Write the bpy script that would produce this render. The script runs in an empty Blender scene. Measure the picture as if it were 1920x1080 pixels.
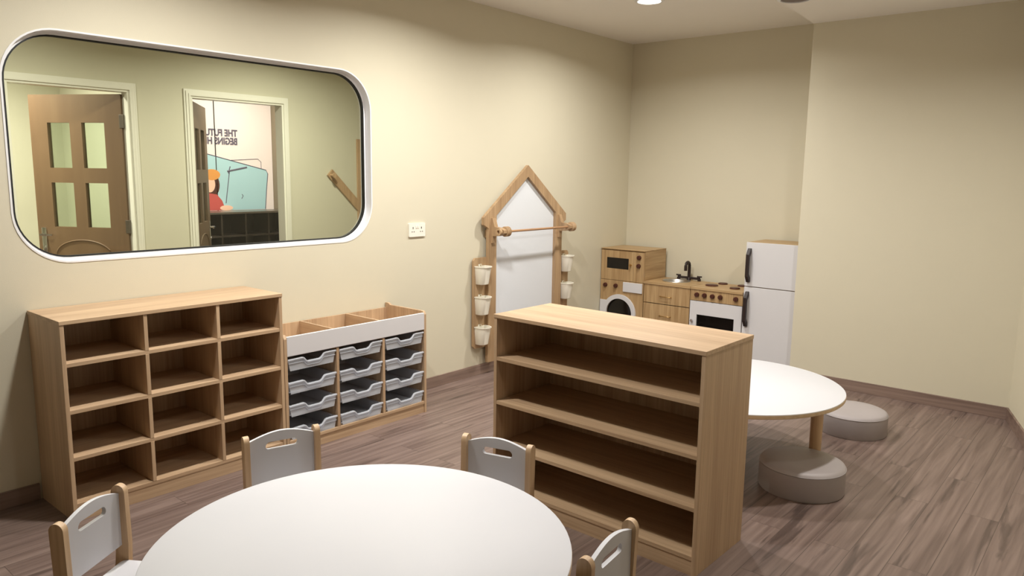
import bpy, bmesh, math, random
from mathutils import Vector, Matrix
random.seed(7)
sc = bpy.context.scene
PI = math.pi

# ------------------------------------------------------------------ camera
CAM = Vector((3.98544, -6.49579, 1.6))
cam_d = bpy.data.cameras.new('camera'); cam = bpy.data.objects.new('camera', cam_d)
sc.collection.objects.link(cam); sc.camera = cam
cam_d.sensor_width = 36.0
cam_d.lens = 1406.444 / 1920 * 36.0
cam_d.clip_start = 0.02
RT = ((0.7629786343974573, -0.10725164445568021, 0.6374642642647063),
      (0.6462888903126967, 0.106424532356913, -0.7556351561243003),
      (0.013201276884240883, 0.9885195514880649, 0.15051519064353894))
cam.matrix_world = Matrix.Translation(CAM) @ Matrix(RT).to_4x4()

# ------------------------------------------------------------------ world, exposure
w = bpy.data.worlds.new('world'); sc.world = w; w.use_nodes = True
w.node_tree.nodes['Background'].inputs[0].default_value = (0.9, 0.88, 0.8, 1)
w.node_tree.nodes['Background'].inputs[1].default_value = 0.02
sc.view_settings.view_transform = 'Standard'
sc.view_settings.look = 'None'
sc.view_settings.exposure = 0.0
sc.view_settings.gamma = 1.0
sc.view_settings.use_curve_mapping = False

H1, H2 = 2.8535, 2.740            # ceiling over the kitchen side, lower ceiling to the right
XS, YR = 1.9202, -0.5877          # edge and plane of the right-hand wall

def area(name, loc, size, power, color=(1, .93, .82), spread=150, shape='DISK', size_y=None, rot=(0, 0, 0)):
    d = bpy.data.lights.new(name, 'AREA'); d.shape = shape; d.size = size
    if size_y: d.size_y = size_y
    d.energy = power; d.color = color; d.spread = math.radians(spread)
    o = bpy.data.objects.new(name, d); o.location = loc; o.rotation_euler = rot
    sc.collection.objects.link(o); return o

LAMPS = [(1.06, -1.53, H1), (1.06, -3.15, H1), (1.06, -4.80, H1), (3.02, -2.5, H2), (3.05, -4.6, H2)]
LAMP_W = (30, 40, 40, 27, 6)
for i, (x, y, z) in enumerate(LAMPS):
    area('downlight_beam', (x, y, z - 0.022), 0.15, LAMP_W[i], color=(1, .975, .925), spread=158)
# room behind the window and the rooms behind its two doors
area('side_room_beam', (-1.3, -2.6, H1 - 0.03), 0.2, 62, color=(1, .97, .88), spread=160)
area('side_room_beam', (-1.3, -4.9, H1 - 0.03), 0.2, 50, color=(1, .97, .88), spread=160)
area('hall_beam', (-3.5, -4.8, H1 - 0.03), 0.2, 105, color=(1, .97, .9), spread=160)
area('lobby_beam', (-3.3, -2.0, H1 - 0.03), 0.2, 40, color=(1, .95, .90), spread=160)

# ------------------------------------------------------------------ materials
def lin(c):
    c = c / 255.0
    return c / 12.92 if c <= 0.04045 else ((c + 0.055) / 1.055) ** 2.4
def rgb(r, g, b): return (lin(r), lin(g), lin(b), 1)

def newmat(name):
    m = bpy.data.materials.new(name); m.use_nodes = True
    nt = m.node_tree; return m, nt, nt.nodes['Principled BSDF']

def plain(name, col, rough=0.5, metal=0.0, bump=0.0, bscale=200, mottle=0.0, coat=0.0):
    m, nt, b = newmat(name)
    b.inputs['Roughness'].default_value = rough; b.inputs['Metallic'].default_value = metal
    b.inputs['Coat Weight'].default_value = coat
    tc = nt.nodes.new('ShaderNodeTexCoord')
    n = nt.nodes.new('ShaderNodeTexNoise'); n.inputs['Scale'].default_value = 6; n.inputs['Detail'].default_value = 3
    nt.links.new(tc.outputs['Object'], n.inputs['Vector'])
    mx = nt.nodes.new('ShaderNodeMix'); mx.data_type = 'RGBA'
    mx.inputs[6].default_value = tuple(c * (1 - mottle) for c in col[:3]) + (1,)
    mx.inputs[7].default_value = tuple(min(1, c * (1 + mottle)) for c in col[:3]) + (1,)
    nt.links.new(n.outputs['Fac'], mx.inputs[0]); nt.links.new(mx.outputs[2], b.inputs['Base Color'])
    if bump:
        n2 = nt.nodes.new('ShaderNodeTexNoise'); n2.inputs['Scale'].default_value = bscale; n2.inputs['Detail'].default_value = 4
        nt.links.new(tc.outputs['Object'], n2.inputs['Vector'])
        bp = nt.nodes.new('ShaderNodeBump'); bp.inputs['Strength'].default_value = bump; bp.inputs['Distance'].default_value = 0.002
        nt.links.new(n2.outputs['Fac'], bp.inputs['Height']); nt.links.new(bp.outputs['Normal'], b.inputs['Normal'])
    return m

def wood(name, c1, c2, axis='z', fine=90, band=14, rough=0.42, contrast=1.0, stretch=0.03):
    """veneer: fine pores plus wide bands, both drawn out along one axis"""
    m, nt, b = newmat(name)
    b.inputs['Roughness'].default_value = rough
    tc = nt.nodes.new('ShaderNodeTexCoord')
    def noise(scale, detail, st):
        mp = nt.nodes.new('ShaderNodeMapping')
        s = [scale, scale, scale]; s['xyz'.index(axis)] = scale * st
        mp.inputs['Scale'].default_value = s
        n = nt.nodes.new('ShaderNodeTexNoise'); n.inputs['Scale'].default_value = 1; n.inputs['Detail'].default_value = detail
        n.inputs['Distortion'].default_value = 0.3
        nt.links.new(tc.outputs['Object'], mp.inputs['Vector']); nt.links.new(mp.outputs[0], n.inputs['Vector'])
        return n
    a, c = noise(fine, 4, stretch), noise(band, 2, stretch * 1.6)
    add = nt.nodes.new('ShaderNodeMix'); add.data_type = 'FLOAT'; add.inputs[0].default_value = 0.5
    nt.links.new(a.outputs['Fac'], add.inputs[2]); nt.links.new(c.outputs['Fac'], add.inputs[3])
    r = nt.nodes.new('ShaderNodeValToRGB')
    lo, hi = 0.5 - 0.16 / contrast, 0.5 + 0.16 / contrast
    r.color_ramp.elements[0].position = lo; r.color_ramp.elements[0].color = c2
    r.color_ramp.elements[1].position = hi; r.color_ramp.elements[1].color = c1
    nt.links.new(add.outputs[0], r.inputs['Fac']); nt.links.new(r.outputs['Color'], b.inputs['Base Color'])
    bp = nt.nodes.new('ShaderNodeBump'); bp.inputs['Strength'].default_value = 0.12; bp.inputs['Distance'].default_value = 0.001
    nt.links.new(a.outputs['Fac'], bp.inputs['Height']); nt.links.new(bp.outputs['Normal'], b.inputs['Normal'])
    return m

def floor_mat(name='floor_planks', rough=0.42):
    m, nt, b = newmat(name)
    b.inputs['Roughness'].default_value = rough
    L = nt.links
    tc = nt.nodes.new('ShaderNodeTexCoord')
    rot = nt.nodes.new('ShaderNodeMapping'); rot.inputs['Rotation'].default_value = (0, 0, PI / 2)
    L.new(tc.outputs['Object'], rot.inputs['Vector'])
    br = nt.nodes.new('ShaderNodeTexBrick')
    br.inputs['Scale'].default_value = 1; br.inputs['Brick Width'].default_value = 1.22; br.inputs['Row Height'].default_value = 0.15
    br.inputs['Mortar Size'].default_value = 0.0012; br.inputs['Mortar Smooth'].default_value = 0.2
    br.inputs['Color1'].default_value = (0.2, 0.2, 0.2, 1); br.inputs['Color2'].default_value = (0.8, 0.8, 0.8, 1)
    br.offset = 0.37; br.inputs['Mortar'].default_value = (0, 0, 0, 1)
    L.new(rot.outputs[0], br.inputs['Vector'])
    # every plank takes its own piece of grain
    off = nt.nodes.new('ShaderNodeVectorMath'); off.operation = 'MULTIPLY_ADD'
    L.new(br.outputs['Color'], off.inputs[0]); off.inputs[1].default_value = (5, 9, 0); L.new(tc.outputs['Object'], off.inputs[2])
    def noise(sx, sy, det, dist):
        mp = nt.nodes.new('ShaderNodeMapping'); mp.inputs['Scale'].default_value = (sx, sy, 1)
        n = nt.nodes.new('ShaderNodeTexNoise'); n.inputs['Scale'].default_value = 1
        n.inputs['Detail'].default_value = det; n.inputs['Distortion'].default_value = dist
        L.new(off.outputs[0], mp.inputs['Vector']); L.new(mp.outputs[0], n.inputs['Vector']); return n
    g, kn, big = noise(34, 1.3, 6, 0.5), noise(12, 0.9, 5, 1.2), noise(3, 0.6, 2, 0.2)
    r = nt.nodes.new('ShaderNodeValToRGB'); e = r.color_ramp.elements
    e[0].position = 0.30; e[0].color = rgb(104, 86, 79); e[1].position = 0.70; e[1].color = rgb(142, 123, 114)
    L.new(g.outputs['Fac'], r.inputs['Fac'])
    r2 = nt.nodes.new('ShaderNodeValToRGB'); e = r2.color_ramp.elements
    e[0].position = 0.34; e[0].color = (0.22, 0.19, 0.19, 1); e[1].position = 0.41; e[1].color = (1, 1, 1, 1)
    L.new(kn.outputs['Fac'], r2.inputs['Fac'])
    r3 = nt.nodes.new('ShaderNodeValToRGB'); e = r3.color_ramp.elements
    e[0].position = 0.3; e[0].color = (0.78, 0.76, 0.76, 1); e[1].position = 0.7; e[1].color = (1.0, 1.0, 1.0, 1)
    L.new(big.outputs['Fac'], r3.inputs['Fac'])
    def mul(a, bb, f=1.0):
        mx = nt.nodes.new('ShaderNodeMix'); mx.data_type = 'RGBA'; mx.blend_type = 'MULTIPLY'; mx.inputs[0].default_value = f
        L.new(a, mx.inputs[6]); L.new(bb, mx.inputs[7]); return mx.outputs[2]
    c = mul(r.outputs['Color'], r2.outputs['Color'], 0.6); c = mul(c, r3.outputs['Color'])
    joint = nt.nodes.new('ShaderNodeMix'); joint.data_type = 'RGBA'
    L.new(br.outputs['Fac'], joint.inputs[0]); L.new(c, joint.inputs[6]); joint.inputs[7].default_value = rgb(70, 58, 52)
    L.new(joint.outputs[2], b.inputs['Base Color'])
    bp = nt.nodes.new('ShaderNodeBump'); bp.inputs['Strength'].default_value = 0.15; bp.inputs['Distance'].default_value = 0.002
    L.new(g.outputs['Fac'], bp.inputs['Height']); L.new(bp.outputs['Normal'], b.inputs['Normal'])
    return m

def glass_mat(name, tint, gloss=0.06):
    m = bpy.data.materials.new(name); m.use_nodes = True; nt = m.node_tree
    for n in list(nt.nodes): nt.nodes.remove(n)
    out = nt.nodes.new('ShaderNodeOutputMaterial'); mx = nt.nodes.new('ShaderNodeMixShader')
    tr = nt.nodes.new('ShaderNodeBsdfTransparent'); gl = nt.nodes.new('ShaderNodeBsdfGlossy')
    fr = nt.nodes.new('ShaderNodeFresnel'); fr.inputs[0].default_value = 1.45
    mu = nt.nodes.new('ShaderNodeMath'); mu.operation = 'MULTIPLY'; mu.inputs[1].default_value = gloss / 0.06 * 0.8
    tr.inputs[0].default_value = tint; gl.inputs['Roughness'].default_value = 0.02
    nt.links.new(fr.outputs[0], mu.inputs[0]); nt.links.new(mu.outputs[0], mx.inputs[0])
    nt.links.new(tr.outputs[0], mx.inputs[1]); nt.links.new(gl.outputs[0], mx.inputs[2]); nt.links.new(mx.outputs[0], out.inputs[0])
    return m

def emit(name, col, strength):
    m, nt, b = newmat(name)
    b.inputs['Base Color'].default_value = col
    b.inputs['Emission Color'].default_value = col; b.inputs['Emission Strength'].default_value = strength
    return m

def tray_plastic():
    m, nt, b = newmat('clear_plastic')
    b.inputs['Base Color'].default_value = (0.80, 0.82, 0.86, 1); b.inputs['Roughness'].default_value = 0.22
    b.inputs['IOR'].default_value = 1.3
    tr = nt.nodes.new('ShaderNodeBsdfTransparent'); tr.inputs[0].default_value = (0.86, 0.88, 0.92, 1)
    mx = nt.nodes.new('ShaderNodeMixShader'); mx.inputs[0].default_value = 0.42
    out = nt.nodes['Material Output']
    nt.links.new(b.outputs[0], mx.inputs[2]); nt.links.new(tr.outputs[0], mx.inputs[1]); nt.links.new(mx.outputs[0], out.inputs[0])
    return m

M = {}
M['wall'] = plain('cream_wall_paint', rgb(212, 205, 183), 0.75, bump=0.15, bscale=260, mottle=0.012)
M['ceil'] = plain('ceiling_paint', rgb(236, 232, 226), 0.85, bump=0.08, mottle=0.01)
M['sidewall'] = plain('olive_cream_paint', rgb(202, 200, 180), 0.8, mottle=0.01)
M['floor'] = floor_mat()
M['skirt'] = wood('skirting_wood', rgb(150, 128, 116), rgb(104, 84, 76), 'y', 60, 8)
M['skirt_x'] = wood('skirting_wood_across', rgb(150, 128, 116), rgb(104, 84, 76), 'x', 60, 8)
O1, O2 = rgb(202, 173, 140), rgb(170, 140, 110)
M['oak_z'] = wood('oak_upright', O1, O2, 'z')
M['oak_y'] = wood('oak_along_wall', O1, O2, 'y')
M['oak_x'] = wood('oak_across', O1, O2, 'x')
K1, K2 = rgb(190, 160, 118), rgb(156, 124, 84)
M['kit_z'] = wood('toy_kitchen_oak_upright', K1, K2, 'z', 120, 26, contrast=1.3)
M['kit_x'] = wood('toy_kitchen_oak_across', K1, K2, 'x', 120, 26, contrast=1.1)
M['kit_y'] = wood('toy_kitchen_oak_deep', K1, K2, 'y', 120, 26, contrast=1.1)
M['ply'] = wood('birch_ply', rgb(190, 160, 124), rgb(154, 124, 92), 'z', 110, 20)
M['dowel'] = wood('dowel_wood', rgb(186, 146, 110), rgb(150, 112, 80), 'y', 120, 20)
M['chairwood'] = wood('chair_ply', rgb(216, 186, 150), rgb(186, 152, 118), 'z', 90, 18)
M['white'] = plain('white_melamine', rgb(214, 213, 216), 0.35, mottle=0.006)
M['tabletop'] = plain('white_laminate', rgb(207, 207, 212), 0.5, mottle=0.004)
M['edge'] = wood('edge_band', rgb(222, 198, 166), rgb(196, 168, 132), 'x', 60, 10)
M['board'] = plain('whiteboard_face', rgb(226, 230, 236), 0.22, mottle=0.006)
M['cup'] = plain('ivory_plastic', rgb(244, 240, 226), 0.3, mottle=0.01)
M['dark'] = plain('dark_brown_plastic', rgb(36, 22, 20), 0.5)
M['black'] = plain('black_acrylic', rgb(16, 13, 12), 0.15)
M['knob'] = plain('walnut_knob', rgb(74, 36, 26), 0.4)
M['steel'] = plain('stainless_steel', (0.55, 0.53, 0.5, 1), 0.38, metal=1.0)
M['brass'] = plain('aged_brass', (0.55, 0.36, 0.15, 1), 0.35, metal=1.0)
M['stool'] = plain('grey_leatherette', rgb(168, 160, 160), 0.5, bump=0.3, bscale=400, mottle=0.02)
M['frame'] = plain('white_window_paint', rgb(238, 238, 240), 0.3)
M['gasket'] = plain('black_rubber', rgb(14, 14, 14), 0.6)
M['glass'] = glass_mat('green_tinted_glass', (0.89, 0.895, 0.835, 1), 0.05)
M['doorglass'] = glass_mat('door_pane_glass', (0.85, 0.9, 0.84, 1), 0.05)
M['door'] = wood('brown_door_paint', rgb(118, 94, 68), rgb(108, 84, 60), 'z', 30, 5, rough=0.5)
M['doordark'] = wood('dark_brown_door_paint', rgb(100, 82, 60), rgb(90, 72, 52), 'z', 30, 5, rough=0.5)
M['jamb'] = plain('white_gloss_paint', rgb(226, 226, 214), 0.35)
M['lamp'] = emit('lamp_diffuser', (1, .95, .85, 1), 9)
M['lampoff'] = plain('unlit_lamp_lens', rgb(96, 78, 74), 0.35)
M['socket'] = plain('socket_plastic', rgb(238, 234, 222), 0.3)
M['socketdark'] = plain('socket_holes', rgb(60, 56, 50), 0.5)
M['blackwood'] = plain('black_cabinet_laminate', rgb(24, 19, 15), 0.4)
M['clear'] = tray_plastic()
M['chrome'] = plain('chrome', (0.7, 0.7, 0.7, 1), 0.15, metal=1.0)

# ------------------------------------------------------------------ mesh helpers
def box(bm, x0, x1, y0, y1, z0, z1, bev=0.0, seg=2):
    vs = [bm.verts.new((x, y, z)) for x in (x0, x1) for y in (y0, y1) for z in (z0, z1)]
    f = [(0, 1, 3, 2), (4, 6, 7, 5), (0, 4, 5, 1), (2, 3, 7, 6), (0, 2, 6, 4), (1, 5, 7, 3)]
    fs = [bm.faces.new([vs[i] for i in q]) for q in f]
    if bev:
        es = list({e for q in fs for e in q.edges})
        bmesh.ops.bevel(bm, geom=es, offset=bev, segments=seg, affect='EDGES', profile=0.5)

AX = {'x': lambda a, b, h: (h, a, b), 'y': lambda a, b, h: (a, h, b), 'z': lambda a, b, h: (a, b, h)}
def prism(bm, loops, axis, h0, h1, bev=0.0):
    """extrude an outline (first loop) with holes (others) along an axis; x: (y,z) y: (x,z) z: (x,y)"""
    if isinstance(loops[0][0], (int, float)): loops = [loops]
    T = AX[axis]; caps = []
    newv = []
    for h in (h0, h1):
        ed, lp = [], []
        for L in loops:
            v = [bm.verts.new(T(a, b, h)) for a, b in L]; lp.append(v); newv += v
            ed += [bm.edges.new((v[i], v[(i + 1) % len(v)])) for i in range(len(v))]
        if len(loops) == 1: bm.faces.new(lp[0])
        else: bmesh.ops.triangle_fill(bm, edges=ed, use_beauty=True)
        caps.append(lp)
    for a, b in zip(*caps):
        n = len(a)
        for i in range(n): bm.faces.new((a[i], a[(i + 1) % n], b[(i + 1) % n], b[i]))
    if bev:
        s = set(newv)
        es = [e for e in bm.edges if e.verts[0] in s and e.verts[1] in s and len(e.link_faces) == 2
              and e.link_faces[0].normal.length >= 0 and abs(e.calc_face_angle(0)) > 1.2]
        bmesh.ops.bevel(bm, geom=es, offset=bev, segments=2, affect='EDGES', profile=0.5)

def rrect(a0, a1, b0, b1, r, n=8):
    p = []
    for cx, cy, s in ((a1 - r, b1 - r, 0), (a0 + r, b1 - r, 1), (a0 + r, b0 + r, 2), (a1 - r, b0 + r, 3)):
        for i in range(n + 1):
            t = PI / 2 * (s + i / n); p.append((cx + r * math.cos(t), cy + r * math.sin(t)))
    return p

def circle(cx, cy, r, n=40): return [(cx + r * math.cos(2 * PI * i / n), cy + r * math.sin(2 * PI * i / n)) for i in range(n)]

def lathe(bm, prof, c=(0, 0, 0), axis='z', n=40):
    """prof: (radius, height) pairs, closed at both ends when radius is 0"""
    T = {'z': lambda r, t, h: (c[0] + r * math.cos(t), c[1] + r * math.sin(t), c[2] + h),
         'y': lambda r, t, h: (c[0] + r * math.cos(t), c[1] + h, c[2] + r * math.sin(t)),
         'x': lambda r, t, h: (c[0] + h, c[1] + r * math.cos(t), c[2] + r * math.sin(t))}[axis]
    rings = []
    for r, h in prof:
        if r < 1e-6: rings.append([bm.verts.new(T(0, 0, h))])
        else: rings.append([bm.verts.new(T(r, 2 * PI * i / n, h)) for i in range(n)])
    for a, b in zip(rings, rings[1:]):
        for i in range(n):
            j = (i + 1) % n
            if len(a) == 1 and len(b) == 1: continue
            if len(a) == 1: bm.faces.new((a[0], b[j], b[i]))
            elif len(b) == 1: bm.faces.new((a[i], a[j], b[0]))
            else: bm.faces.new((a[i], a[j], b[j], b[i]))

def tube(bm, pts, r, n=10, caps=True):
    pts = [Vector(p) for p in pts]; rings = []
    for i, p in enumerate(pts):
        d = (pts[min(i + 1, len(pts) - 1)] - pts[max(i - 1, 0)]).normalized()
        up = Vector((0, 0, 1)) if abs(d.z) < 0.9 else Vector((1, 0, 0))
        a = d.cross(up).normalized(); b = d.cross(a)
        rr = r[i] if isinstance(r, (list, tuple)) else r
        rings.append([bm.verts.new(p + a * rr * math.cos(2 * PI * k / n) + b * rr * math.sin(2 * PI * k / n)) for k in range(n)])
    for a, b in zip(rings, rings[1:]):
        for i in range(n): bm.faces.new((a[i], a[(i + 1) % n], b[(i + 1) % n], b[i]))
    if caps: bm.faces.new(rings[0]); bm.faces.new(rings[-1])

def obj(name, bm, mat, parent=None, smooth=None):
    bmesh.ops.recalc_face_normals(bm, faces=bm.faces)
    me = bpy.data.meshes.new(name); bm.to_mesh(me); bm.free()
    for m in (mat if isinstance(mat, (list, tuple)) else [mat]): me.materials.append(m)
    if smooth:
        me.shade_smooth(); me.set_sharp_from_angle(angle=math.radians(smooth))
    o = bpy.data.objects.new(name, me); sc.collection.objects.link(o); o.parent = parent
    return o

def B(*a, **k):
    bm = bmesh.new(); box(bm, *a, **k); return bm
def BB(boxes, bev=0.0):
    bm = bmesh.new()
    for b in boxes: box(bm, *b, bev=bev)
    return bm
def PR(loops, axis, h0, h1, bev=0.0):
    bm = bmesh.new(); prism(bm, loops, axis, h0, h1, bev); return bm
def LA(prof, **k):
    bm = bmesh.new(); lathe(bm, prof, **k); return bm
def TU(pts, r, **k):
    bm = bmesh.new(); tube(bm, pts, r, **k); return bm

def thing(name, label, cat, loc=(0, 0, 0), rz=0, group=None):
    o = bpy.data.objects.new(name, None); sc.collection.objects.link(o)
    o.location = loc; o.rotation_euler = (0, 0, rz); o.empty_display_size = 0.1
    o['label'] = label; o['category'] = cat
    if group: o['group'] = group
    return o
def tag(o, label, cat, group=None):
    o['label'] = label; o['category'] = cat
    if group: o['group'] = group
    return o
def struct(name, bm, mat, parent=None, smooth=None):
    o = obj(name, bm, mat, parent, smooth)
    if parent is None: o['kind'] = 'structure'
    return o
def dup(root, loc, rz, label):
    r = root.copy(); sc.collection.objects.link(r); r.location = loc; r.rotation_euler = (0, 0, rz); r['label'] = label
    for ch in list(root.children):
        c = ch.copy(); sc.collection.objects.link(c); c.parent = r
        for g in list(ch.children):
            d = g.copy(); sc.collection.objects.link(d); d.parent = c
    return r

# ------------------------------------------------------------------ the room shell
XL, XF, YN, YB = -4.75, 6.2, -8.2, 0.7
struct('floor', B(XL, XF, YN - .1, YB, -0.1, 0), M['floor'])
WY0, WY1, WZ0, WZ1 = -5.344, -3.238, 1.143, 2.242      # window opening
hole = rrect(WY0, WY1, WZ0, WZ1, 0.25, 12)
struct('wall_left', PR([[(YN, 0), (0.6, 0), (0.6, H1), (YN, H1)], hole], 'x', -0.1, 0), M['wall'])
struct('wall_back', B(0, XS, 0, 0.1, 0, H1), M['wall'])
# projecting right-hand wall and its slanted neighbour
dx, dy = 0.2846, -0.9586
C0 = (3.401, YR); C1 = (C0[0] + dx * 7.9, C0[1] + dy * 7.9)
struct('wall_right', PR([(XS, YR), C0, C1, (C1[0] + .1, C1[1]), (C0[0] + .6, YR), (C0[0] + .6, 0.1), (XS, 0.1)], 'z', 0, H2), M['wall'])
struct('wall_near', B(0, XF, YN - .1, YN, 0, H1), M['wall'])
# main ceiling, with the slightly lower part on the right of a slanted edge
RE = (XS + 0.0822 * 7.63, YN)
bm = bmesh.new()
prism(bm, [(XL, YN - .1), (XF, YN - .1), (XF, YB), (XL, YB)], 'z', H1, H1 + .1)
prism(bm, [(XS, YR), (XS, 0.1), (XF, 0.1), (XF, YN - .1), RE], 'z', H2, H1 + .001)
struct('ceiling', bm, M['ceil'])
BBH = 0.083
struct('baseboard_left', BB([(0, 0.012, -3.10, 0, 0, BBH), (0, 0.012, YN, -5.325, 0, BBH)], bev=0.002), M['skirt'])
bm = bmesh.new()
n = (-0.9586, -0.2846)
struct('baseboard_right', B(XS, C0[0] - .004, YR - .012, YR, 0, BBH, bev=0.002), M['skirt_x'])
struct('baseboard_slant', PR([C0, C1, (C1[0] + n[0] * .012, C1[1] + n[1] * .012), (C0[0] + n[0] * .012, C0[1] - .009)], 'z', 0, BBH), M['skirt'])

# window
wf = bmesh.new()
for o_, i_, x0, x1 in ((0, .008, -0.085, 0.003), (.008, .024, -0.085, -0.048)):
    prism(wf, [rrect(WY0 + o_, WY1 - o_, WZ0 + o_, WZ1 - o_, .25 - o_, 12), rrect(WY0 + i_, WY1 - i_, WZ0 + i_, WZ1 - i_, .25 - i_, 12)], 'x', x0, x1)
win = struct('window_1', wf, M['frame'], smooth=30)
obj('window_gasket', PR([rrect(WY0 + .024, WY1 - .024, WZ0 + .024, WZ1 - .024, .226, 12), rrect(WY0 + .031, WY1 - .031, WZ0 + .031, WZ1 - .031, .219, 12)], 'x', -.070, -.046), M['gasket'], win)
obj('window_glass', PR(rrect(WY0 + .030, WY1 - .030, WZ0 + .030, WZ1 - .030, .22, 12), 'x', -.060, -.056), M['glass'], win)

# ------------------------------------------------------------------ side room behind the window
SX = -2.5
AY0, AY1, BY0, BY1, DZ = -4.60, -3.715, -3.199, -2.278, 2.235
struct('wall_far', BB([(SX - .1, SX, YN, AY0, 0, H1), (SX - .1, SX, AY0, AY1, DZ, H1), (SX - .1, SX, AY1, BY0, 0, H1),
                       (SX - .1, SX, BY0, BY1, DZ, H1), (SX - .1, SX, BY1, .6, 0, H1)]), M['sidewall'])
struct('wall_side_end', BB([(XL, 0, .6, .7, 0, H1), (XL, 0, YN - .1, YN, 0, H1)]), M['sidewall'])
struct('wall_lobby', B(XL, XL + .1, YN, .6, 0, H1), M['sidewall'])
struct('partition_lobby', BB([(XL + .1, SX - .1, -3.48, -3.40, 0, H1)]), M['sidewall'])
M['grey'] = plain('taupe_paint', rgb(150, 138, 118), 0.8)
struct('partition_passage', BB([(-4.6, SX - .1, -1.33, -1.25, 0, H1)]), M['grey'])

def frame_bm(y0, y1, z1):
    bm = bmesh.new()
    def arch(o, i, x0, x1):
        prism(bm, [(y0 - o, 0), (y0 - o, z1 + o), (y1 + o, z1 + o), (y1 + o, 0), (y1 - i, 0), (y1 - i, z1 - i), (y0 + i, z1 - i), (y0 + i, 0)], 'x', x0, x1)
    arch(.056, 0.0, SX, SX + .014); arch(.040, 0.0, SX + .014, SX + .022); arch(.018, .0, SX + .022, SX + .028)
    arch(0, .018, SX - .1, SX + .016)
    return bm
M['recess'] = M['door']
def make_door(nm, hinge, ang, width, mat, frame, side, hsmat):
    """a leaf with four glazed openings, an arched moulding below and a lever handle; built along +x from its hinge"""
    f = struct(nm, frame, M['jamb'])
    H, T = DZ - .03, .042
    W = width
    st, mid = W * .19, W * .13
    pw = (W - 2 * st - mid) / 2
    zs = [(1.10, 1.475), (1.60, 1.975)]
    holes = [[(x, z0), (x + pw, z0), (x + pw, z1), (x, z1)] for z0, z1 in zs for x in (st, st + pw + mid)]
    bm = PR([[(0, .008), (W, .008), (W, H), (0, H)]] + holes, 'y', -T / 2, T / 2)
    leaf = obj('door_leaf', bm, mat, f); leaf.location = (hinge[0], hinge[1], 0); leaf.rotation_euler = (0, 0, ang)
    obj('door_pane', BB([(x - .004, x + pw + .004, -.003, .003, z0 - .004, z1 + .004) for z0, z1 in zs for x in (st, st + pw + mid)]), M['doorglass'], leaf)
    # arched moulding on both faces
    bm = bmesh.new()
    for s in (-1, 1):
        y = s * T / 2
        pts = [(st, y, .2)] + [(W / 2 - (W / 2 - st) * math.cos(PI * i / 16), y, .86 + .13 * math.sin(PI * i / 16)) for i in range(17)] + [(W - st, y, .2), (st, y, .2)]
        tube(bm, pts, .007, n=6)
    obj('panel_moulding', bm, mat, leaf, smooth=40)
    hx = W - .06
    bm = bmesh.new()
    for s in (-1, 1):
        box(bm, hx - .022, hx + .022, min(s * T / 2, s * (T / 2 + .008)), max(s * T / 2, s * (T / 2 + .008)), .86, 1.09, bev=.003)
        tube(bm, [(hx, s * T / 2, 1.03), (hx, s * (T / 2 + .05), 1.03), (hx - .12, s * (T / 2 + .05), 1.03)], .009, n=8)
        lathe(bm, [(0, 0), (.012, 0), (.012, s * .016), (0, s * .016)], c=(hx, s * T / 2, .92), axis='y', n=14)
    obj('door_handle', bm, M['chrome'], leaf, smooth=40)
    for z in (.3, 1.06, 1.93):
        obj('door_hinge', BB([(-.018, .022, -T / 2 - .006, T / 2 + .004, z, z + .11)], bev=.002), M['steeldark'], leaf)
    return f
M['steeldark'] = plain('dark_steel', (0.25, 0.22, 0.19, 1), 0.4, metal=1.0)
hA = (SX - .08, -3.735); hB = (SX - .08, -3.172)
make_door('door_1', hA, math.atan2(-4.21 + 3.735, -3.40 + 2.58), .87, M['door'], frame_bm(AY0, AY1, DZ), 1, None)
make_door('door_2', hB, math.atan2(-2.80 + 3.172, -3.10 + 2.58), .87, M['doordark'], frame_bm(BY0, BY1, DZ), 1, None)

# wooden tree-shaped coat rack on the side-room wall
cr = thing('coat_rack', 'wooden tree-shaped coat rack with slanted arm on the wall seen through window', 'coat rack', (SX + .001, -1.29, 0))
obj('trunk', B(0, .022, -.112, .010, .55, 1.94, bev=.003), M['ply'], cr)
for s in (-1, 1):
    L = Vector((s * .43, .42)); d = L.normalized(); p = Vector((-d.y, d.x)) * .042
    a = Vector((s * .02 - .015, 1.17)); e = a + L
    obj('branch', PR([tuple(a + p), tuple(e + p), tuple(e - p), tuple(a - p)], 'x', .002, .024), M['ply'], cr)
    obj('peg', LA([(0, 0), (.012, 0), (.012, .05), (.024, .052), (.024, .07), (0, .07)], c=(.02, e.x * .98, e.y - .03), axis='x', n=14), M['ply'], cr, smooth=40)
obj('peg', LA([(0, 0), (.012, 0), (.012, .05), (.024, .052), (.024, .07), (0, .07)], c=(.02, -.015, 1.9), axis='x', n=14), M['ply'], cr, smooth=40)

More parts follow.
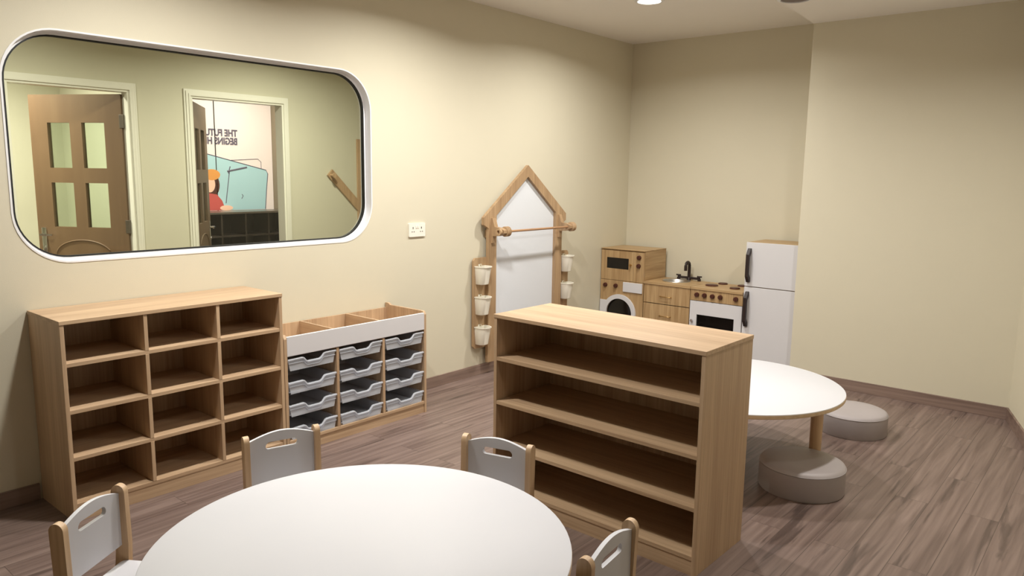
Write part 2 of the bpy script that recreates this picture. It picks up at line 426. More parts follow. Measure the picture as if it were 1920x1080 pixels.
# ------------------------------------------------------------------ lit wall picture in the lobby
PX = -4.2
struct('trim_1', B(-4.6, PX - .03, -3.40, -1.33, 0, H1), M['sidewall'])
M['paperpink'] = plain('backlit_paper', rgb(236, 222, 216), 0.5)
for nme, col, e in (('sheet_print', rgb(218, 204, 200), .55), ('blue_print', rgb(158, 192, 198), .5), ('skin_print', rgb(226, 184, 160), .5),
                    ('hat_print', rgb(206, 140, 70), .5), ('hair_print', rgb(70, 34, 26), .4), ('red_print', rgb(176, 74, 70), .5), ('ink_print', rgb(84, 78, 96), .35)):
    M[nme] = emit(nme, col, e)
ps = thing('wall_poster', 'backlit pink and blue wall poster with reversed lettering, seen through open door', 'poster', (PX, 0, 0))
obj('poster_sheet', B(-.03, 0, -3.38, -1.335, 1.0, 2.62), M['sheet_print'], ps)
obj('blue_panel', PR([(-2.95, 1.14), (-1.452, 1.14), (-1.43, 1.36), (-1.405, 1.56), (-1.43, 1.605), (-2.17, 1.778), (-2.95, 1.96)], 'x', .001, .004), M['blue_print'], ps)
bm = bmesh.new()
tube(bm, [(.004, -1.452, 1.14), (.004, -1.43, 1.36), (.004, -1.405, 1.56), (.004, -1.43, 1.605), (.004, -2.17, 1.778), (.004, -2.95, 1.96)], .005, n=6)
tube(bm, [(.004, -1.90, 1.712), (.004, -1.53, 1.735), (.004, -1.49, 1.70), (.004, -1.49, 1.62)], .003, n=6)
tube(bm, [(.004, -1.93, 1.585), (.004, -1.68, 1.635)], .010, n=6)
tube(bm, [(.004, -1.915, 1.56), (.004, -1.89, 1.64)], .006, n=6)
tube(bm, [(.004, -1.90, 1.59), (.004, -1.96, 1.22)], .005, n=6)
tube(bm, [(.004, -1.755, 1.32), (.004, -1.74, 1.30), (.004, -1.76, 1.27)], .005, n=6)
obj('line_drawing', bm, M['ink_print'], ps)
obj('panel_seam', B(.0, .006, -2.066, -2.056, 1.0, 2.62), M['gasket'], ps)
def ell(cy, cz, ry, rz_, n=24): return [(cy + ry * math.cos(2 * PI * i / n), cz + rz_ * math.sin(2 * PI * i / n)) for i in range(n)]
obj('printed_hair', PR(ell(-2.13, 1.43, .10, .14), 'x', .004, .006), M['hair_print'], ps)
obj('printed_face', PR(ell(-2.15, 1.44, .065, .095), 'x', .006, .008), M['skin_print'], ps)
obj('printed_hat', PR(ell(-2.12, 1.545, .10, .062), 'x', .007, .009), M['hat_print'], ps)
obj('printed_sweater', PR([(-2.42, 1.14), (-1.97, 1.14), (-2.01, 1.25), (-2.07, 1.32), (-2.18, 1.34), (-2.32, 1.30)], 'x', .008, .010), M['red_print'], ps)
obj('printed_hand', PR(ell(-1.96, 1.165, .08, .03), 'x', .010, .012), M['skin_print'], ps)
def text_part(body, y, z, size):
    cu = bpy.data.curves.new('lettering', 'FONT'); cu.body = body; cu.size = size; cu.extrude = .002; cu.offset = 0.0035
    t = bpy.data.objects.new('lettering', cu); sc.collection.objects.link(t)
    bpy.context.view_layer.update()
    me = bpy.data.meshes.new_from_object(t.evaluated_get(bpy.context.evaluated_depsgraph_get()))
    bpy.data.objects.remove(t)
    me.materials.clear(); me.materials.append(M['ink_print'])
    # read from behind: text x runs towards -y
    me.transform(Matrix(((0, 0, -1, .004), (-.82, 0, 0, y), (0, 1, 0, z), (0, 0, 0, 1))))
    o = bpy.data.objects.new('lettering', me); sc.collection.objects.link(o); o.parent = ps
text_part('THE FUTURE', -1.785, 1.985, .105)
text_part('BEGINS HERE', -1.785, 1.892, .105)

# black cabinet with open cubes under the poster
bc = thing('black_cabinet', 'low black open cabinet below the backlit poster, seen through open door', 'cabinet', (-3.98, -1.8, 0))
CW = .45
obj('side_panel', B(-.17, .17, -.75, -.73, 0, 1.115), M['blackwood'], bc)
obj('side_panel', B(-.17, .17, CW - .02, CW, 0, 1.115), M['blackwood'], bc)
obj('cabinet_top', B(-.175, .175, -.76, CW + .01, 1.115, 1.137, bev=.002), plain('grey_top', rgb(92, 84, 76), .3), bc)
obj('back_panel', B(-.17, -.155, -.73, CW - .02, .05, 1.115), M['blackwood'], bc)
M['blackedge'] = plain('dark_edge', rgb(50, 42, 36), 0.4)
for z in (.05, .32, .59, .86): obj('shelf', B(-.155, .168, -.73, CW - .02, z, z + .018), M['blackedge'], bc)
for y in (-.44, -.15, .14): obj('divider', B(-.155, .165, y, y + .018, .068, 1.115), M['blackedge'], bc)

# ------------------------------------------------------------------ ceiling lamps
RLAMP = 0.105
for i, (x, y, z) in enumerate(LAMPS[:1]):
    t = thing('ceiling_downlight', 'bright round white downlight in the ceiling above the kitchen corner', 'ceiling light', (x, y, z))
    obj('trim_ring', LA([(RLAMP - .025, -.0), (RLAMP - .02, -.010), (RLAMP, -.006), (RLAMP + .002, 0)], n=48), M['frame'], t, smooth=40)
    obj('diffuser', LA([(0, -.008), (RLAMP - .02, -.006), (RLAMP - .02, -.001), (0, -.001)], n=48), M['lamp'], t, smooth=40)
t = thing('ceiling_downlight', 'unlit round ceiling light with dark lens near the ceiling step', 'ceiling light', (2.10, -1.475, H2))
obj('trim_ring', LA([(.088, 0), (.09, -.012), (.108, -.009), (.112, 0)], n=48), M['frame'], t, smooth=40)
obj('lens', LA([(0, -.006), (.089, -.006), (.089, -.001), (0, -.001)], n=48), M['lampoff'], t, smooth=40)

# ------------------------------------------------------------------ wall socket
t = thing('wall_socket', 'white double wall socket between the window and the house-shaped whiteboard', 'socket', (0, -2.842, 1.195))
obj('plate', PR(rrect(-.078, .078, -.048, .048, .006, 4), 'x', 0, .011, bev=.0015), M['socket'], t)
for s in (-1, 1):
    bm = bmesh.new(); y = s * .040
    box(bm, .0105, .0125, y - .003, y + .003, .008, .022)
    box(bm, .0105, .0125, y - .013, y - .006, -.014, -.009); box(bm, .0105, .0125, y + .006, y + .013, -.014, -.009)
    obj('socket_slots', bm, M['socketdark'], t)
obj('rocker_switch', BB([(.010, .015, -.014, -.002, .012, .032), (.010, .015, .002, .014, .012, .032)], bev=.0015), M['socket'], t)

# ------------------------------------------------------------------ cube shelf on the left wall
FD, T = .397, .018
Y0, Y1, HC = -5.314, -4.204, .934
cs = thing('cube_shelf', 'empty twelve-compartment light oak cubby unit below the rounded window', 'shelf unit', (0.004, 0, 0))
FD_ = FD - .004
obj('side_panel', B(0, FD_, Y0, Y0 + T, 0, HC - T, bev=.001), M['oak_z'], cs)
obj('side_panel', B(0, FD_, Y1 - T, Y1, 0, HC - T, bev=.001), M['oak_z'], cs)
obj('top_board', B(0, FD_ + .003, Y0 - .002, Y1 + .002, HC - T, HC, bev=.0015), M['oak_y'], cs)
obj('back_panel', B(.0, .008, Y0 + T, Y1 - T, .05, HC - T), M['oak_z'], cs)
for z in (.065, .285, .505, .722):
    obj('shelf', B(.008, FD_ - .002, Y0 + T, Y1 - T, z, z + T, bev=.001), M['oak_y'], cs)
for y in (-4.943, -4.577):
    for z0, z1 in ((.083, .285), (.303, .505), (.523, .722), (.740, HC - T)):
        obj('divider', B(.008, FD_ - .001, y - T / 2, y + T / 2, z0, z1, bev=.001), M['oak_z'], cs)
obj('plinth', B(FD_ - .022, FD_ - .004, Y0 + T, Y1 - T, 0, .065), M['oak_y'], cs)

# ------------------------------------------------------------------ tray cabinet
TY0, TY1 = -4.199, -3.122
tc_ = thing('tray_cabinet', 'low oak storage cabinet with white front rail and open bins over clear trays', 'cabinet', (0.004, 0, 0))
sd = [(0, 0), (FD_, 0), (FD_, .672), (FD_ - .012, .692), (FD_ - .03, .694), (.05, .694), (.03, .706), (0, .706)]
for y in (TY0, TY1 - T): obj('side_panel', PR(sd, 'y', y, y + T, bev=.0012), M['oak_z'], tc_)
obj('bin_back', B(0, .014, TY0 + T, TY1 - T, .05, .674), M['oak_z'], tc_)
obj('bin_floor', B(.014, FD_ - .016, TY0 + T, TY1 - T, .566, .580), M['oak_y'], tc_)
DV = (-3.836, -3.484)
for y in DV: obj('bin_divider', B(.014, FD_ - .016, y - .007, y + .007, .580, .676, bev=.001), M['oak_x'], tc_)
obj('front_rail', B(FD_ - .016, FD_ + .001, TY0 + T, TY1 - T, .571, .683, bev=.0015), M['white'], tc_, ).__setitem__('label', 'white front rail')
for y in DV: obj('upright', B(.014, FD_ - .003, y - T / 2, y + T / 2, .078, .566, bev=.001), M['oak_z'], tc_)
obj('bottom_board', B(.014, FD_ - .001, TY0 + T, TY1 - T, .060, .078, bev=.001), M['oak_y'], tc_)
obj('plinth', B(FD_ - .022, FD_ - .006, TY0 + T, TY1 - T, 0, .060), M['oak_y'], tc_)
BAYS = [(TY0 + T, DV[0] - T / 2), (DV[0] + T / 2, DV[1] - T / 2), (DV[1] + T / 2, TY1 - T)]
ROWZ = (.556, .421, .287, .153)
for a, b in BAYS:
    for z in ROWZ:
        for q in (a, b - .010): obj('tray_runner', B(.02, FD_ - .02, q, q + .010, z - .020, z - .008), M['oak_y'], tc_)

def make_tray(w, label):
    """shallow clear tray centred on y, rim at z=0, mouth towards +x, with a dipped finger grip"""
    t = thing('storage_tray', label, 'tray', (0, 0, 0), 0, 'clear storage trays in the oak cabinet')
    D, h, th = .36, .0715, .0025
    hw, bw = w / 2 - .013, w / 2 - .024
    x0, x1 = .022, .022 + D
    bm = bmesh.new()
    def shell(inset):
        top = [(x0 + inset, -hw + inset), (x1 - inset, -hw + inset), (x1 - inset, hw - inset), (x0 + inset, hw - inset)]
        bot = [(x0 + .012 + inset, -bw + inset), (x1 - .012 - inset, -bw + inset), (x1 - .012 - inset, bw - inset), (x0 + .012 + inset, bw - inset)]
        return [bm.verts.new((x, y, -.010)) for x, y in top], [bm.verts.new((x, y, -h + inset)) for x, y in bot]
    to, bo = shell(0); ti, bi = shell(th)
    for k in range(4):
        j = (k + 1) % 4
        if k != 1:
            bm.faces.new((to[k], to[j], bo[j], bo[k])); bm.faces.new((ti[k], bi[k], bi[j], ti[j])); bm.faces.new((to[k], ti[k], ti[j], to[j]))
    bm.faces.new(bo); bm.faces.new(bi)
    obj('tray_body', bm, M['clear'], t)
    # flange that rides on the runners
    bm = bmesh.new()
    for s in (-1, 1):
        y = s * (w / 2 - .008)
        box(bm, x0, x1, min(y, s * hw - s * .002), max(y, s * hw - s * .002), -.0075, -.004)
    box(bm, x0 - .004, x0 + .004, -hw, hw, -.012, -.004)
    obj('rim', bm, M['clear'], t)
    # front: board with dipped top and a rolled lip following it
    W2 = w / 2 - .005
    prof = [(-W2, -.004), (-W2 * .42, -.002), (-W2 * .36, -.006), (-W2 * .26, -.026), (-W2 * .18, -.030), (W2 * .28, -.030), (W2 * .36, -.024), (W2 * .48, -.003), (W2 * .56, .0), (W2, .0)]
    lo = [(bw * 1.01, -h - .002), (-bw * 1.01, -h - .002)]
    bm = PR(prof + lo, 'x', x1 - .001, x1 + .003)
    lip = [(x1 + .006, y, z - .006) for y, z in prof]
    tube(bm, lip, .0062, n=8)
    lip2 = [(x1 + .004, y * .97, min(z, -.004) - .026) for y, z in prof]
    tube(bm, lip2, .003, n=6)
    obj('tray_front', bm, M['clear'], t, smooth=50)
    return t
colname = ('nearest the cube shelf', 'in the middle column', 'in the column farthest from the cube shelf')
rowname = ('top', 'second', 'third', 'bottom')
proto = None
for ci, (a, b) in enumerate(BAYS):
    for ri, z in enumerate(ROWZ):
        lab = {0: 'clear plastic tray in the column beside the cube shelf, %s row', 1: 'clear plastic tray in the middle column of the oak cabinet, %s row',
               2: 'clear plastic tray in the column farthest from the cube shelf, %s row'}[ci] % rowname[ri]
        loc = (0.004, (a + b) / 2, z + .0005)
        if proto is None: proto = make_tray(b - a, lab); proto.location = loc
        else: dup(proto, loc, 0, lab)

# ------------------------------------------------------------------ house-shaped whiteboard on the wall
HY = -1.655
hs = thing('house_whiteboard', 'tall house-shaped whiteboard in a wooden frame with a paper rod on the wall', 'whiteboard', (0.0, HY, 0))
out = [(-.48, .100), (-.48, 1.175), (-.535, 1.205), (-.535, 1.262), (0, 1.672), (.535, 1.262), (.535, 1.205), (.48, 1.175), (.48, .100),
       (.388, .100), (.388, 1.275), (0, 1.578), (-.388, 1.275), (-.388, .100)]
obj('frame', PR(out, 'x', .034, .062), M['ply'], hs)
obj('writing_board', PR([(-.43, .13), (.43, .13), (.43, 1.285), (0, 1.62), (-.43, 1.285)], 'x', .024, .034), M['board'], hs).__setitem__('label', 'white writing surface')
for y in (-.44, .44):
    for z in (.40, 1.1): obj('wall_spacer', B(.001, .034, y - .02, y + .02, z, z + .06), M['ply'], hs)
def clip(a0, a1, b0, b1, c): return [(a0 + c, b0), (a1, b0), (a1, b1), (a0 + c, b1), (a0, b1 - c), (a0, b0 + c)]
obj('side_board', PR(clip(-.622, -.470, .228, .948, .02), 'x', .016, .034, bev=.001), M['ply'], hs)
obj('side_board', PR([(-a, b) for a, b in clip(-.622, -.470, .228, .930, .02)], 'x', .016, .034, bev=.001), M['ply'], hs)
RZ, RX = 1.153, .165
for s in (-1, 1):
    y = s * .435
    obj('rod_bracket', PR([(.062, 1.06), (.078, 1.06), (.082, 1.115), (RX - .01, 1.120), (RX + .03, RZ - .01), (RX + .03, RZ + .012), (RX - .01, RZ + .03), (.10, RZ + .035), (.078, 1.255), (.062, 1.255)], 'y', y - .020, y + .020, bev=.001), M['ply'], hs)
    bm = bmesh.new()
    for d in (.028, .045, .062):
        c = y + s * d * (1 if s > 0 else -1)
        lathe(bm, [(0, -.006), (.036, -.006), (.040, -.003), (.040, .003), (.036, .006), (0, .006)], c=(RX, y - s * (-d if s > 0 else d), RZ), axis='y', n=28)
    obj('rod_stopper', bm, M['ply'], hs, smooth=40)
obj('rod', TU([(RX, -.47, RZ), (RX, .50, RZ)], .0095, n=16), M['dowel'], hs, smooth=50)
obj('rod_end', LA([(0, .022), (.013, .022), (.014, 0), (.027, 0), (.027, .022), (.013, .024), (0, .024)], c=(RX, -.486, RZ), axis='y', n=24), M['ply'], hs, smooth=40)

def make_cup(label):
    t = thing('hanging_cup', label, 'cup', (0, 0, 0), 0, 'white cups hanging on the whiteboard sides')
    n = 20
    def ring(wd, dp, z, ox=0.0):
        p = [(ox, -wd / 2), ]
        for i in range(n + 1):
            a = -PI / 2 + PI * i / n
            x = max(0, math.cos(a)) ** .75; y = math.copysign(abs(math.sin(a)) ** .75, math.sin(a))
            p.append((.018 + ox + x * (dp - .018), y * wd / 2))
        p.append((ox, wd / 2)); return [(x, y, z) for x, y in p]
    bm = bmesh.new()
    prof = [(.090, .066, -.142, .002), (.096, .072, -.138, .0), (.118, .094, -.010, 0), (.128, .102, -.006, 0), (.128, .102, 0, 0), (.112, .089, -.001, .004), (.084, .064, -.130, .004)]
    rs = [[bm.verts.new(v) for v in ring(*q)] for q in prof]
    for a, b in zip(rs, rs[1:]):
        for i in range(len(a)):
            j = (i + 1) % len(a); bm.faces.new((a[i], a[j], b[j], b[i]))
    bm.faces.new(rs[0]); bm.faces.new(rs[-1])
    obj('cup_body', bm, M['cup'], t, smooth=35)
    obj('hanging_tab', PR(rrect(-.018, .018, -.012, .014, .006, 4), 'x', .0, .003), M['cup'], t)
    obj('hook', TU([(-.001, 0, .006), (.010, 0, .006), (.012, 0, .010)], .003, n=8), M['brass'], t)
    return t
CX = .035
cup = make_cup('white cup on left side of house-shaped whiteboard, highest of three'); cup.location = (CX, -2.205, .885)
dup(cup, (CX, -2.205, .645), 0, 'white cup on left side of house-shaped whiteboard, middle of three')
dup(cup, (CX, -2.205, .405), 0, 'white cup on left side of house-shaped whiteboard, lowest of three')
dup(cup, (CX, -1.105, .890), 0, 'white cup on right side of house-shaped whiteboard, upper one')
dup(cup, (CX, -1.105, .645), 0, 'white cup on right side of house-shaped whiteboard, just above the island top')

# ------------------------------------------------------------------ toy kitchen along the back wall
KY0, KY1 = -.45, -.05
def knob(bm, x, z, r=.018, y=KY0, d=.022):
    lathe(bm, [(0, -d), (r * .8, -d), (r * .95, -d * .8), (r, 0), (0, 0)], c=(x, y, z), axis='y', n=24)
    box(bm, x - .003, x + .003, y - d - .003, y - d + .002, z - r * .75, z + r * .75)
def KN(x, z, par, name='knob', r=.0205, mat='knob'):
    bm = bmesh.new(); knob(bm, x, z, r); return obj(name, bm, M[mat], par, smooth=40)

wm = thing('toy_washing_machine', 'wooden toy washing machine with white porthole under the toy microwave', 'toy washing machine', (0, 0, 0))
obj('body', B(.008, .479, KY0 + .016, KY1, 0, .612, bev=.001), M['kit_z'], wm)
fp = [[(.008, .02), (.479, .02), (.479, .610), (.008, .610)], circle(.228, .300, .142, 40)]
obj('front_panel', PR(fp, 'y', KY0, KY0 + .016), M['kit_z'], wm)
obj('drum_window', LA([(0, -.012), (.08, -.018), (.145, -.004), (.145, .0), (0, .0)], c=(.228, KY0 + .014, .300), axis='y', n=40), M['black'], wm, smooth=40)
obj('porthole_ring', PR([circle(.228, .300, .181, 48), circle(.228, .300, .140, 48)], 'y', KY0 - .016, KY0, bev=.002), M['white'], wm, smooth=40)
side = [(.009, .03), (.14, .03), (.14, .135)] + [(.228 - .183 * math.cos(t), .300 + .183 * math.sin(t)) for t in [math.radians(a) for a in range(-60, 38, 6)]] + [(.075, .412), (.009, .412)]
obj('white_door_panel', PR(side, 'y', KY0 - .006, KY0), M['white'], wm)
obj('soap_drawer', B(.264, .470, KY0 - .012, KY0, .512, .604, bev=.002), M['white'], wm)
KN(.064, .558, wm); KN(.181, .560, wm)

mw = thing('toy_microwave', 'wooden toy microwave with black window standing on the toy washing machine', 'toy microwave', (0, 0, 0))
obj('body', B(.008, .481, KY0 + .016, KY1, .6125, .905, bev=.001), M['kit_y'], mw)
obj('control_panel', B(.366, .481, KY0, KY0 + .016, .614, .893), M['kit_z'], mw)
door = obj('microwave_door', PR([[(.008, .614), (.364, .614), (.364, .893), (.008, .893)], [(.070, .722), (.312, .722), (.312, .826), (.070, .826)]], 'y', KY0, KY0 + .015), M['kit_z'], mw)
obj('door_window', B(.068, .314, KY0 + .006, KY0 + .012, .720, .828), M['black'], door)
obj('door_knob', LA([(0, -.03), (.011, -.028), (.013, -.020), (.006, -.012), (.006, 0), (0, 0)], c=(.340, KY0, .770), axis='y', n=18), M['brass'], door, smooth=40)
obj('top_board', B(.006, .483, KY0 - .004, KY1, .905, .912, bev=.001), M['kit_x'], mw)
KN(.425, .846, mw, r=.021); KN(.423, .768, mw, r=.021)

def cab(name, label, cat, x0, x1, top, ztop=.632):
    t = thing(name, label, cat, (0, 0, 0))
    obj('body', B(x0, x1, KY0 + .016, KY1, 0, ztop - .018, bev=.001), M['kit_z'], t)
    return t
sk = thing('toy_sink_cabinet', 'wooden toy sink cabinet with two drawers between toy washer and stove', 'toy sink', (0, 0, 0))
X0, X1 = .484, .954
sinkc = (.690, -.215)
obj('side_panel', B(X0, X0 + .015, KY0 + .016, KY1, 0, .614), M['kit_z'], sk)
obj('side_panel', B(X1 - .015, X1, KY0 + .016, KY1, 0, .614), M['kit_z'], sk)
obj('back_panel', B(X0 + .015, X1 - .015, KY1 - .012, KY1, 0, .614), M['kit_z'], sk)
obj('worktop', PR([[(X0, KY0 - .008), (X1, KY0 - .008), (X1, KY1), (X0, KY1)], circle(sinkc[0], sinkc[1], .118, 40)], 'z', .614, .634), M['kit_x'], sk)
obj('sink_bowl', LA([(0, -.075), (.05, -.072), (.09, -.05), (.112, -.002), (.116, .003), (.128, .004), (.130, .001), (.117, -.001), (.113, -.006), (.092, -.055), (.05, -.077), (0, -.08)], c=(sinkc[0], sinkc[1], .634), n=48), M['steel'], sk, smooth=50)
ft = bmesh.new()
FX, FY, FZ = .750, -.085, .634
tube(ft, [(FX, FY, FZ), (FX, FY, FZ + .135)] + [(FX, FY - .036 + .036 * math.cos(a), FZ + .135 + .036 * math.sin(a)) for a in [math.radians(q) for q in range(15, 181, 15)]] + [(FX, FY - .072, FZ + .095)], .0145, n=12)
tube(ft, [(FX - .105, FY, FZ + .022), (FX + .105, FY, FZ + .022)], .012, n=10)
lathe(ft, [(0, 0), (.022, 0), (.018, .02), (.012, .03), (0, .03)], c=(FX, FY, FZ), n=20)
fau = obj('faucet', ft, M['dark'], sk, smooth=50)
for s in (-1, 1):
    bm = bmesh.new()
    lathe(bm, [(0, 0), (.016, 0), (.016, .018), (.010, .024), (.010, .034), (.020, .036), (.018, .045), (0, .046)], c=(FX + s * .105, FY, FZ), n=18)
    tube(bm, [(FX + s * .085, FY, FZ + .041), (FX + s * .130, FY, FZ + .041)], .007, n=8)
    obj('tap_handle', bm, M['dark'], fau, smooth=40)
for z0, z1, hz in ((.443, .612, .512), (.262, .436, .332), (.03, .255, .15)):
    d = obj('drawer', B(X0 + .002, X1 - .002, KY0, KY0 + .016, z0, z1, bev=.001), M['kit_z'], sk)
    obj('drawer_handle', TU([(.662, KY0, hz), (.662, KY0 - .022, hz), (.770, KY0 - .022, hz), (.770, KY0, hz)], .0045, n=8), M['brass'], d, smooth=50)

st = thing('toy_stove', 'wooden toy stove with brown burners and white oven door beside the toy fridge', 'toy stove', (0, 0, 0))
X0, X1 = .957, 1.441
obj('body', B(X0, X1, KY0 + .10, KY1, 0, .614, bev=.001), M['kit_z'], st)
obj('side_panel', BB([(X0, X0 + .012, KY0 + .016, KY0 + .1, 0, .614), (X1 - .012, X1, KY0 + .016, KY0 + .1, 0, .614)]), M['kit_z'], st)
obj('worktop', B(X0, X1, KY0 - .008, KY1, .614, .634, bev=.0015), M['kit_x'], st)
obj('control_panel', B(X0, X1, KY0, KY0 + .016, .517, .613), M['kit_z'], st)
for x in (1.021, 1.093, 1.167, 1.241, 1.381): KN(x, .569, st)
for x, y, r in ((1.070, -.270, .056), (1.100, -.105, .042), (1.300, -.300, .044), (1.285, -.11, .040)):
    obj('burner', LA([(0, .012), (r * .9, .012), (r, .008), (r, 0), (0, 0)], c=(x, y, .634), n=32), M['knob'], st, smooth=40)
od = obj('oven_door', PR([[(X0 + .002, .03), (X1 - .002, .03), (X1 - .002, .512), (X0 + .002, .512)], [(1.025, .13), (1.372, .13), (1.372, .393), (1.025, .393)]], 'y', KY0 - .002, KY0 + .014), M['white'], st)
od['label'] = 'white oven door'
obj('oven_glass', B(1.022, 1.375, KY0 + .010, KY0 + .013, .127, .396), glass_mat('oven_glass', (.35, .33, .33, 1)), od)
obj('oven_catch', LA([(0, -.02), (.012, -.02), (.012, -.006), (.006, 0), (0, 0)], c=(.985, KY0 - .002, .335), axis='y', n=16), M['chrome'], od, smooth=40)
bm = bmesh.new()
for z in (.31, .22):
    for k in range(5): tube(bm, [(.97, KY0 + .03 + .013 * k, z), (1.43, KY0 + .03 + .013 * k, z)], .003, n=6)
obj('oven_rack', bm, M['chrome'], st)
obj('oven_cavity', B(.970, 1.428, KY0 + .095, KY0 + .099, .03, .5), M['black'], st)

fr = thing('toy_fridge', 'white toy fridge with two doors and dark arched handles, tallest toy kitchen piece', 'toy fridge', (0, 0, 0))
X0, X1 = 1.446, 1.905
obj('body', B(X0, X1, KY0 + .018, KY1, 0, 1.046, bev=.001), M['kit_z'], fr)
obj('top_board', B(X0 - .001, X1, KY0 + .018, KY1, 1.046, 1.062, bev=.001), M['kit_x'], fr)
for z0, z1, h0, h1, in ((.693, 1.062, .728, 1.012), (.03, .686, .350, .648)):
    d = obj('fridge_door', B(X0, X1, KY0, KY0 + .017, z0, z1, bev=.0015), M['white'], fr)
    d['label'] = 'white fridge door'
    c = .05
    hp = [(KY0, h0), (KY0 - .018, h0), (KY0 - .05, h0 + c), (KY0 - .05, h1 - c), (KY0 - .018, h1), (KY0, h1), (KY0, h1 - .035), (KY0 - .026, h1 - c - .02), (KY0 - .026, h0 + c + .02), (KY0, h0 + .035)]
    obj('fridge_handle', PR(hp, 'x', 1.466, 1.492, bev=.002), M['dark'], d)

# ------------------------------------------------------------------ island shelf
W, D, H = 1.106, .432, .934
isl = thing('island_shelf', 'freestanding light oak shelf unit with four open shelves in the middle of the room', 'shelf unit', (2.195, -3.636, 0), math.radians(-.9))
w2, d2 = W / 2, D / 2
obj('side_panel', B(-w2, -w2 + T, -d2, d2, 0, H - T, bev=.001), M['oak_z'], isl)
obj('side_panel', B(w2 - T, w2, -d2, d2, 0, H - T, bev=.001), M['oak_z'], isl)
obj('top_board', B(-w2 - .002, w2 + .002, -d2 - .003, d2 + .002, H - T, H, bev=.0015), M['oak_x'], isl)
obj('back_panel', B(-w2 + T, w2 - T, d2 - .012, d2 - .002, .04, H - T), M['oak_z'], isl)
for z in (.065, .272, .490, .708):
    obj('shelf', B(-w2 + T, w2 - T, -d2 + .001, d2 - .012, z, z + T, bev=.001), M['oak_x'], isl)
obj('plinth', B(-w2 + T, w2 - T, -d2 + .004, -d2 + .020, 0, .065), M['oak_x'], isl)

# ------------------------------------------------------------------ round tables
def round_table(label, cx, cy, ht, r, lr, ph):
    t = thing('round_table', label, 'table', (cx, cy, 0), math.radians(ph), 'white round children tables')
    obj('tabletop', LA([(0, ht), (r - .004, ht), (r - .001, ht - .002), (r - .001, ht - .006), (0, ht - .006)], n=96), M['tabletop'], t, smooth=40)
    obj('table_edge', LA([(0, ht - .006), (r, ht - .006), (r, ht - .022), (r - .003, ht - .025), (0, ht - .025)], n=96), M['edge'], t, smooth=40)
    a = lr * .7071
    obj('apron', BB([(-lr + .02, lr - .02, -.012, .012, ht - .085, ht - .025), (-.012, .012, -lr + .02, -.012, ht - .085, ht - .025), (-.012, .012, .012, lr - .02, ht - .085, ht - .025)]), M['chairwood'], t)
    for k in range(4):
        x, y = lr * math.cos(k * PI / 2), lr * math.sin(k * PI / 2)
        obj('leg', LA([(0, 0), (.028, 0), (.030, .004), (.033, ht - .030), (.033, ht - .025), (0, ht - .025)], c=(x, y, 0), n=28), M['chairwood'], t, smooth=40)
    return t
round_table('large white round table in the foreground with four chairs around it', 2.296, -5.164, .50, .622, .46, 30)
round_table('low white round table behind the island shelf, beside the padded stools', 2.285, -2.56, .46, .60, .465, 18)

# ------------------------------------------------------------------ padded stools
def stool(label, x, y, r, h):
    t = thing('padded_stool', label, 'stool', (x, y, 0), 0, 'round grey padded stools')
    obj('stool_body', LA([(0, 0), (r - .004, 0), (r, .006), (r, h - .022), (0, h - .022)], n=64), M['stool'], t, smooth=40)
    obj('cushion_top', LA([(0, h + .004), (r * .6, h + .003), (r - .020, h), (r - .006, h - .007), (r, h - .018), (r - .002, h - .022), (0, h - .022)], n=64), M['stool'], t, smooth=50)
    obj('seam', LA([(r, h - .0205), (r + .002, h - .019), (r, h - .0175)], n=64), M['stool'], t, smooth=50)
stool('round grey padded floor stool in front of the low table, nearer the camera', 2.745, -2.662, .212, .150)
stool('round grey padded floor stool behind the low table, nearer the right wall', 2.675, -1.545, .205, .145)

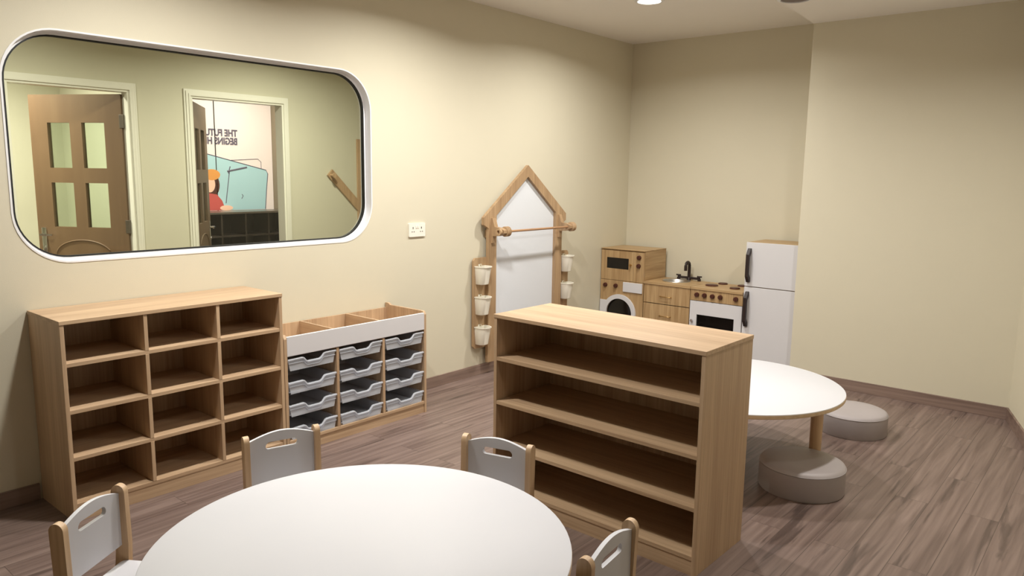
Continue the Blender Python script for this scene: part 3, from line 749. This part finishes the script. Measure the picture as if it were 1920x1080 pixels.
# ------------------------------------------------------------------ chairs
def make_chair(label):
    """child's chair facing +x, origin on the floor under the backrest"""
    t = thing('toddler_chair', label, 'chair', (0, 0, 0), 0, 'white and wood chairs around the foreground table')
    hw = .155
    # side frame: rounded rear post running down into the rear leg
    for s in (-1, 1):
        y0, y1 = sorted((s * hw, s * (hw - .022)))
        rear = [(-.075, 0), (-.030, 0), (.030, .26), (.034, .34), (.030, .52)]
        top = [(.006 + .024 * math.cos(a), .522 + .026 * math.sin(a)) for a in [math.radians(q) for q in range(15, 181, 15)]]
        back = [(-.018, .52), (-.012, .34), (-.018, .27)]
        obj('rear_leg', PR(rear + top + back, 'y', y0, y1, bev=.004), M['chairwood'], t, smooth=40)
        obj('front_leg', PR([(.275, 0), (.315, 0), (.292, .272), (.245, .272)], 'y', y0, y1, bev=.004), M['chairwood'], t, smooth=40)
        obj('side_rail', PR([(.025, .225), (.25, .225), (.25, .262), (.025, .262)], 'y', y0, y1, bev=.003), M['chairwood'], t)
    hi = hw - .022
    n = 16
    arch = [(hi - 2 * hi * i / n, .520 + .030 * math.sin(PI * i / n)) for i in range(n + 1)]
    slot = [(a * 1.0, b) for a, b in rrect(-.066, .066, .476, .506, .0149, 6)]
    slot = [(a, b + .006 * (1 - (a / .066) ** 2)) for a, b in slot]
    bp = obj('backrest', PR([[(-hi, .335), (hi, .335)] + arch, slot], 'x', -.004, .010, bev=.0), M['tabletop'], t)
    bp['label'] = 'white backrest with hand slot'
    obj('seat', PR(rrect(.012, .305, -hi, hi, .02, 5), 'z', .266, .282, bev=.003), M['tabletop'], t)
    return t
def ch(p, q, label, first=None):
    """place by the two post tops p (one end) and q; the chair faces to the left of p->q reversed"""
    mx, my = (p[0] + q[0]) / 2, (p[1] + q[1]) / 2
    ddx, ddy = q[0] - p[0], q[1] - p[1]
    a = math.atan2(-ddx, ddy)          # facing direction is p->q turned -90 degrees
    loc = (mx - .0 * math.cos(a), my, 0)
    if first is None:
        c = make_chair(label); c.location = loc; c.rotation_euler = (0, 0, a); return c
    return dup(first, loc, a, label)
c1 = ch((1.590, -5.765), (1.420, -5.505), 'white-backed wooden chair at left of the foreground table, nearest the cube shelf end')
ch((1.317, -4.994), (1.404, -4.694), 'white-backed wooden chair between the foreground table and the tray cabinet', c1)
ch((1.940, -4.357), (2.236, -4.279), 'white-backed wooden chair behind the foreground table, near the island shelf left end', c1)
ch((2.866, -4.567), (2.899, -4.874), 'white-backed wooden chair at right of the foreground table, in front of the island shelf', c1)
